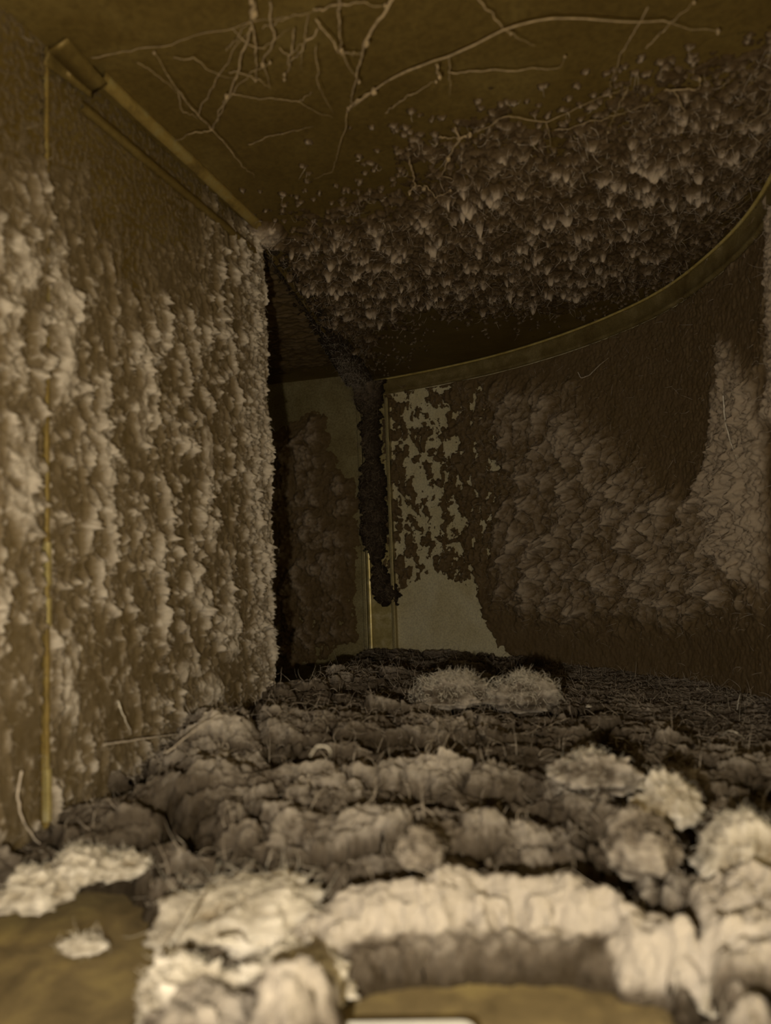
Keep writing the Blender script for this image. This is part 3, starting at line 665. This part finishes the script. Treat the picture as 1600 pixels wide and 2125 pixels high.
P = np.stack([XJ - .010 + U, YJ - .010 - h - .1 * U, Z - .3 * np.clip(h, 0, 1)], -1)
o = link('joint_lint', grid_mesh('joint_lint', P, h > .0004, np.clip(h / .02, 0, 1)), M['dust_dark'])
tag(o, 'hairy brown lint caught down the vertical joint, shade put into its colour', 'lint', kind='stuff')
N = np.zeros_like(P); N[..., 1] = -1
i = pick(np.clip(h, 0, 1), 900, rng)
o2 = link('lint_fibres', fibre_mesh('lint_fibres', P.reshape(-1, 3)[i], N.reshape(-1, 3)[i], rng, .005, .020, .0001, .0002, 8, .6, .8, .03), M['fibre_dark'], o); tag(o2, kind='stuff')
# thick hanging lint along the lip of the bend's top sheet
tv = np.linspace(0.02, 1.0, 420); uv = np.linspace(-.024, .020, 44)
Tt, U = np.meshgrid(tv, uv, indexing='ij')
bx_ = XL + (XJ - XL) * Tt; by_ = YC + .012 + (YJ - .03 - YC) * Tt
L_ = Tt * .49
h = (.003 + .013 * sstep(.45, .98, Tt)) * np.clip(1 - (U / (.012 + .010 * Tt)) ** 2, 0, 1) ** .6 * (.3 + .7 * domes(U / .012, L_ / .014, 251) + .3 * domes(U / .005, L_ / .005, 253)) + .006 * fbm(U / .005, L_ / .005, 255, 4, .65) - .003
P = np.stack([bx_ + U, by_ + .15 * U, ZC - h - .002], -1)
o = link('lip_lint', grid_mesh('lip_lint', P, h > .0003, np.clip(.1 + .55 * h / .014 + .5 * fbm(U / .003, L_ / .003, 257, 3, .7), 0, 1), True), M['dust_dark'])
tag(o, 'ragged lint fringe hanging along the edge of the bend top', 'lint', kind='stuff')
N = np.zeros_like(P); N[..., 2] = -1
i = pick(np.clip(h, 0, 1), 900, rng)
o2 = link('lint_fibres', fibre_mesh('lint_fibres', P.reshape(-1, 3)[i], N.reshape(-1, 3)[i], rng, .004, .014, .00008, .00016, 7, .6, .7), M['fibre'], o); tag(o2, kind='stuff')

# ------------------------------------------------------------------ single clumps lying on the bed
def noise3(p, sc, seed, o=3):
    return (fbm(p[:, 0] / sc, p[:, 1] / sc, seed, o) + fbm(p[:, 1] / sc + 5, p[:, 2] / sc, seed + 20, o) + fbm(p[:, 2] / sc + 9, p[:, 0] / sc, seed + 40, o)) / 1.7
floor_xy = None
def bed_height(x, y):
    i = np.argmin(np.hypot(FP[..., 0] - x, FP[..., 1] - y)); return FP.reshape(-1, 3)[i, 2]
def clump(name, px, py, wpx, hpx, depth, mat, fmat, label, cat, group=None, seed=1, nf=200, fl=(.002, .007), rough=.35, fr=(.00007, .00014), lay=.85, zg=.03):
    """an irregular lump of lint standing on the bed with its foot at pixel (px, py)"""
    q = on_z(px, py, zg); t = np.linalg.norm(q - CAM)
    rx = wpx * .5 * t / FPX; rz = hpx * t / FPX
    nu, nv = 72, 44
    th = np.linspace(0, 2 * np.pi, nu, endpoint=False); ph = np.linspace(0.02, np.pi - .02, nv)
    A, B = np.meshgrid(th, ph, indexing='ij')
    d = np.stack([np.cos(A) * np.sin(B), np.sin(A) * np.sin(B), np.cos(B)], -1).reshape(-1, 3)
    k = 1 + rough * noise3(d, .8, seed, 3) + rough * .6 * noise3(d, .3, seed + 3, 3) + rough * .35 * noise3(d, .11, seed + 5, 2)
    loc = d * k[:, None] * np.array([rx, depth, rz * .62])
    loc[:, 2] = np.where(loc[:, 2] < 0, loc[:, 2] * .45, loc[:, 2]) + rz * .22
    v = np.stack([loc[:, 0] * cs - loc[:, 1] * sn, loc[:, 0] * sn + loc[:, 1] * cs, loc[:, 2]], 1)
    idx = np.arange(nu * nv).reshape(nu, nv); idn = np.roll(idx, -1, 0)
    F = np.stack([idx[:, :-1], idx[:, 1:], idn[:, 1:], idn[:, :-1]], -1).reshape(-1, 4)
    thk = np.clip((k - .7) / .6, 0, 1)
    o = link(name, np_mesh(name, v, F, True, thk), mat); o.location = (q[0], q[1], zg)
    tag(o, label, cat, group)
    r = np.random.default_rng(seed)
    w = np.clip(d[:, 2] + .4, 0, 2); i = pick(w, nf, r)
    nr = np.stack([d[:, 0] * cs - d[:, 1] * sn, d[:, 0] * sn + d[:, 1] * cs, d[:, 2]], 1)
    f = link('lint_fibres', fibre_mesh('lint_fibres', v[i], nr[i], r, fl[0], fl[1], fr[0], fr[1], 7, .7, lay), fmat, o); tag(f, kind='stuff')
    return o
clump('lint_tuft', 935, 1462, 150, 66, .022, M['dust_floor'], M['fibre_pale'], 'left of two fuzzy pale lint tufts in front of the far wall', 'lint tuft', 'fuzzy tufts at the back of the bed', 3, 1500, (.004, .010), .45, (.00012, .00022), .93, .030)
clump('lint_tuft', 1085, 1468, 130, 72, .022, M['dust_floor'], M['fibre_pale'], 'right of two fuzzy pale lint tufts, shaped like a small hill', 'lint tuft', 'fuzzy tufts at the back of the bed', 5, 1300, (.004, .010), .35, (.00012, .00022), .93, .026)
clump('dust_clump', 1388, 1705, 108, 92, .014, M['dust_pale'], M['fibre_pale'], 'pale buff dust clump standing alone by the dark cracks', 'dust clump', None, 7, 160, rough=.45, zg=.026)
clump('dust_clump', 870, 1790, 90, 62, .010, M['dust_floor'], M['fibre'], 'rounded grey dust clump behind the torn foreground edge', 'dust clump', None, 9, 120, rough=.3, zg=.026)
clump('dust_clump', 1330, 1800, 130, 110, .014, M['dust_floor'], M['fibre'], 'brownish grey dust clump behind the right foreground ridge', 'dust clump', None, 11, 160, rough=.4, zg=.022)
clump('dust_clump', 1548, 1830, 150, 125, .016, M['dust_pale'], M['fibre_pale'], 'large whitish fluffy clump at the right edge', 'dust clump', None, 13, 260, rough=.4, zg=.016)
clump('dust_clump', 165, 1830, 110, 64, .012, M['dust_pale'], M['fibre_pale'], 'white lint clump at the foot of the left wall seam', 'dust clump', None, 15, 200, rough=.5, zg=.010)
clump('dust_clump', 75, 1880, 130, 66, .012, M['dust_pale'], M['fibre_pale'], 'white lint clump at the left edge on bare metal', 'dust clump', None, 17, 200, rough=.5, zg=.006)
clump('dust_clump', 250, 1815, 90, 40, .010, M['dust_pale'], M['fibre_pale'], 'small white shred right of the wall seam clump', 'dust clump', None, 18, 120, rough=.5, zg=.010)
clump('dust_clump', 175, 1972, 74, 26, .006, M['dust_pale'], M['fibre_pale'], 'small flat white shred on the brown metal', 'dust clump', None, 19, 60, rough=.4, zg=.001)
clump('dust_clump', 500, 1960, 300, 120, .020, M['dust_pale'], M['fibre_pale'], 'wide fluffy cream lint heap in the left foreground', 'dust clump', None, 21, 200, (.006, .02), .5, lay=.9, zg=.002)
clump('dust_clump', 610, 2085, 190, 110, .010, M['dust_pale'], M['fibre_pale'], 'brightest white lint chunk at the bottom edge', 'dust clump', None, 23, 260, rough=.45, zg=.002)
clump('dust_clump', 400, 2125, 200, 110, .010, M['dust_pale'], M['fibre_pale'], 'cream lint chunk at the bottom, left of the brightest one', 'dust clump', None, 25, 240, rough=.5, zg=.001)
clump('dust_clump', 1530, 2110, 110, 70, .008, M['dust_pale'], M['fibre_pale'], 'pale lint chunk in the bottom right corner', 'dust clump', None, 27, 160, rough=.45, zg=.002)
clump('dust_clump', 1235, 1640, 150, 80, .014, M['dust_floor'], M['fibre_pale'], 'light grey ragged clump left of the lone buff clump', 'dust clump', None, 29, 260, rough=.5, zg=.026)
clump('debris_crumb', 1222, 1468, 12, 6, .002, M['dust_pale'], M['fibre_pale'], 'tiny white crumb on the rippled dust at the back', 'crumb', None, 31, 6, (.001, .002), .3, zg=.018)

# ------------------------------------------------------------------ cobwebs, hairs, tab
def polyline(pts, n):
    p = np.array(pts, float); d = np.r_[0, np.cumsum(np.linalg.norm(np.diff(p, axis=0), axis=1))]
    s = np.linspace(0, d[-1], n); return np.stack([np.interp(s, d, p[:, k]) for k in range(3)], 1)
def thread(name, pts3, r, mat, parent=None, n=24, wob=.0004, seed=0, taper=True):
    p = polyline(pts3, n); rg = np.random.default_rng(seed)
    j = rg.normal(0, wob, (n, 3)); j = (j + np.roll(j, 1, 0) + np.roll(j, -1, 0)) / 2; j[0] = j[-1] = 0
    p = p + j
    V, F = strands(p[None], [r], 5)
    rad = 1 + .35 * perlin(np.repeat(np.linspace(0, n / 2.0, n), 5), np.zeros(n * 5) + seed, 3)
    c = np.repeat(p, 5, 0); V = c + (V - c) * rad[:, None] * (1 if not taper else 1)
    if parent is not None: V = V - np.array(parent.location)
    return link(name, np_mesh(name, V, F, True), mat, parent)
def web(label, loc_px, lines, drop, group='cobwebs under the duct top'):
    e = empty('cobweb', Vector(on_z(*loc_px, ZC))); tag(e, label, 'cobweb', group)
    knots = []
    for k, (pts, wpx) in enumerate(lines):
        p3 = []
        for m, (a, b) in enumerate(pts):
            z = ZC - .003 - drop * (.4 + .6 * math.sin(math.pi * (m + .5) / len(pts)))
            q = on_z(a, b, z)
            if q[1] < .12: q = CAM + ray(a, b) * .40
            p3.append(q)
        t = np.linalg.norm(p3[0] - CAM)
        if wpx >= 4: knots.append((p3[-1] if k else p3[len(p3) // 2], wpx * .55 * np.linalg.norm(p3[0] - CAM) / FPX))
        thread('web_strand', p3, wpx * .31 * t / FPX, M['web'], e, 30, .0005, k + int(loc_px[0]))
    for k, (c, r) in enumerate(knots):
        th = np.linspace(0, 2 * np.pi, 12, endpoint=False); ph = np.linspace(.05, np.pi - .05, 8)
        A, B = np.meshgrid(th, ph, indexing='ij')
        d = np.stack([np.cos(A) * np.sin(B), np.sin(A) * np.sin(B), np.cos(B)], -1).reshape(-1, 3)
        v = d * (r * (1 + .6 * noise3(d, .7, 60 + k, 3)))[:, None] * np.array([1, 1, 1.5])
        idx = np.arange(96).reshape(12, 8); idn = np.roll(idx, -1, 0)
        F = np.stack([idx[:, :-1], idx[:, 1:], idn[:, 1:], idn[:, :-1]], -1).reshape(-1, 4)
        link('dust_knot', np_mesh('dust_knot', v + c - np.array(e.location), F, True), M['web'], e)
    return e
web('branching cobweb by the left corner flange meeting in a fork', (440, 270), [
    ([(520, 60), (490, 150), (470, 200), (440, 270)], 7), ([(440, 270), (455, 230), (520, 150), (560, 130)], 4), ([(440, 270), (410, 240), (370, 190), (320, 110)], 4),
    ([(410, 240), (450, 160), (480, 110), (520, 60)], 4), ([(360, 120), (400, 120), (450, 155), (490, 165)], 3), ([(440, 270), (500, 340), (530, 370)], 3), ([(440, 270), (400, 275), (360, 295)], 3),
    ([(370, 190), (375, 225), (410, 245)], 3), ([(285, 130), (340, 165), (390, 215)], 2), ([(470, 105), (500, 70), (530, 20)], 3), ([(475, 150), (540, 165), (560, 185)], 3)], .012)
web('curtain of short dusty cobweb threads at the top centre', (580, 80), [
    ([(560, 5), (568, 80), (545, 135), (560, 180)], 7), ([(610, 60), (600, 130), (590, 165)], 5), ([(660, 60), (615, 115), (590, 155)], 5), ([(520, -20), (526, 28)], 14), ([(520, 45), (535, 110), (530, 165)], 6),
    ([(580, 100), (600, 120), (640, 75)], 3), ([(640, 30), (630, 90), (625, 145)], 3), ([(545, 60), (580, 40), (640, 30)], 3), ([(480, 60), (520, 95), (545, 100), (600, 60)], 3)], .010)
web('long dusty cobweb with a thick knot hanging at its lowest point', (720, 235), [
    ([(820, -10), (790, 35), (760, 90), (740, 160), (720, 232)], 9), ([(655, 40), (700, 100), (745, 170)], 5), ([(703, 0), (708, 105)], 7), ([(708, 110), (750, 112)], 4),
    ([(720, 232), (760, 200), (830, 155), (930, 120), (1050, 62), (1130, 38), (1390, 45), (1420, 60), (1490, 65)], 6), ([(722, 225), (740, 208), (775, 190)], 9), ([(720, 235), (717, 270), (705, 300), (690, 355), (650, 372)], 2.5),
    ([(655, 95), (660, 180), (690, 235)], 3), ([(650, 20), (720, 8), (800, 12)], 5), ([(905, 135), (912, 160)], 6), ([(932, 120), (934, 200)], 3)], .016)
web('thin single cobweb threads crossing the dark top sheet', (600, 210), [
    ([(480, 195), (610, 210), (690, 245)], 2.5), ([(515, 300), (580, 280), (650, 262)], 2.5), ([(620, 210), (650, 190)], 2), ([(190, 120), (330, 95), (480, 55), (700, 12)], 2.5)], .006)
web('zigzag cobweb threads over the right side clumps', (1140, 250), [
    ([(985, -5), (1060, 70), (1110, 95)], 4), ([(1345, 15), (1290, 110), (1265, 180), (1267, 200)], 4), ([(930, 150), (1050, 145), (1165, 142), (1172, 118)], 4), ([(990, 275), (1050, 240), (1135, 255), (1220, 215), (1310, 175)], 3),
    ([(1135, 255), (1145, 310)], 3), ([(1302, 180), (1262, 275)], 4), ([(1380, 188), (1450, 186), (1452, 165)], 5), ([(1400, 190), (1420, 230), (1400, 245)], 3), ([(1150, 270), (1240, 250), (1370, 215)], 2.5), ([(1340, 100), (1400, 40), (1440, 5)], 4), ([(800, 235), (840, 205), (905, 170)], 4)], .012)
web('thick twisted dusty cobweb stub left of the ceiling clumps', (930, 320), [
    ([(945, 265), (952, 288), (930, 330), (918, 365), (940, 372)], 8), ([(952, 288), (975, 280)], 7), ([(850, 330), (860, 385), (880, 392)], 7), ([(910, 285), (950, 288)], 4), ([(862, 385), (850, 400)], 6), ([(880, 385), (905, 410), (935, 395)], 4)], .008)
rg = np.random.default_rng(5)
lines = []
for k in range(26):
    a, b = rg.uniform(1430, 1600), rg.uniform(180, 520); l = rg.uniform(60, 170); g_ = rg.uniform(.6, 1.3)
    if b > 1010 - .33 * a - 0 and a < 1500: b -= 150
    lines.append(([(a, b), (a + l * .35, b - l * g_ * .33), (a + l * .7, b - l * g_ * .75)], rg.uniform(1.6, 2.6)))
web('sheaf of fine parallel cobweb threads near the right edge of the top', (1520, 300), lines, .008)

def hair(label, pts, wpx, mat=None, n=40, group=None, seed=0):
    """pts: (px, py, surface) with surface 'L' left wall, or a floor height"""
    p3 = []
    for a, b, sf in pts:
        p3.append(on_x(a, b, XL + .009) if sf == 'L' else (np.array([*(heel_xy(on_heel(a, b)[0]) + .012 * heel_n(on_heel(a, b)[0])), on_heel(a, b)[1]]) if sf == 'H' else on_z(a, b, sf)))
    t = np.linalg.norm(p3[0] - CAM)
    # smooth the bends
    p = polyline(p3, n); 
    for _ in range(6): p[1:-1] = (p[:-2] + 2 * p[1:-1] + p[2:]) / 4
    o = thread('hair_strand', p, wpx * .5 * t / FPX, mat or M['fibre_pale'], None, n, .00015, seed)
    tag(o, label, 'hair', group); return o
hair('long curved pale hair at the bottom of the left wall', [(45, 1600, 'L'), (36, 1650, 'L'), (45, 1700, 'L'), (75, 1745, 'L'), (112, 1775, 'L')], 4.5, M['fibre'], seed=1)
hair('looped pale hair curling out of the middle mound', [(645, 1568, .055), (655, 1552, .060), (672, 1546, .062), (686, 1556, .060), (684, 1572, .055)], 4, seed=2)
hair('straight pale hair slanting over the left mound', [(345, 1562, .050), (400, 1520, .056), (470, 1478, .060)], 3, M['fibre'], seed=3)
hair('faint straight hair along the bottom of the left wall', [(215, 1545, 'L'), (300, 1532, 'L'), (410, 1518, 'L')], 4, M['fibre'], seed=4)
hair('short straight hair leaning on the bare left wall', [(245, 1455, 'L'), (258, 1490, 'L'), (272, 1518, 'L')], 3, seed=5)
hair('thick pale hair lying on the left foreground heap', [(440, 1955, .020), (480, 1952, .024), (508, 1975, .020)], 9, seed=6)
hair('pale hair crossing the left foreground heap upright', [(352, 1960, .012), (380, 1920, .022), (408, 1872, .034)], 10, seed=7)
hair('fine bent hair standing on the rippled dust at the far right', [(1530, 1472, .020), (1532, 1455, .028), (1536, 1440, .034)], 2.5, seed=8)
hair('fine curled hair on the rippled dust right of centre', [(1500, 1525, .022), (1512, 1515, .03), (1530, 1520, .03), (1545, 1535, .022)], 3, seed=9)
hair('curled hair below the heel seam', [(1215, 775, 'H'), (1222, 788, 'H'), (1240, 780, 'H'), (1255, 765, 'H'), (1280, 745, 'H')], 2.5, M['fibre'], seed=10)
hair('long arched hair on the near right wall', [(1530, 820, 'H'), (1535, 880, 'H'), (1550, 930, 'H'), (1570, 970, 'H')], 3, seed=11)
hair('fine hair arching over the far right tuft', [(1010, 1420, .045), (1022, 1405, .052), (1040, 1402, .05)], 2.5, seed=12)

# white corner of a flat plastic piece lying at the very front
q0 = on_z(712, 2117, .006); q1 = on_z(985, 2113, .006)
dx = (q1 - q0); dx /= np.linalg.norm(dx); nx = np.array([-dx[1], dx[0], 0])
L = np.linalg.norm(q1 - q0); rr = .004; W = .035
out = [(0, 0)] + [(L - rr + rr * math.sin(a), -rr + rr * math.cos(a)) for a in np.linspace(0, math.pi / 2, 6)] + [(L, -W), (0, -W)]
me = bpy.data.meshes.new('plastic_tab')
n = len(out); V = [tuple(q0 + dx * a + nx * b + np.array([0, 0, z])) for z in (-.006, 0) for a, b in out]
me.from_pydata(V, [], [tuple(range(n))[::-1], tuple(range(n, 2 * n))] + [(i, (i + 1) % n, n + (i + 1) % n, n + i) for i in range(n)]); me.update()
o = link('plastic_tab', me, M['white']); tag(o, 'white flat plastic edge with rounded corner at the bottom of the picture', 'plastic tab')
md = o.modifiers.new('bevel', 'BEVEL'); md.width = .0008; md.segments = 2
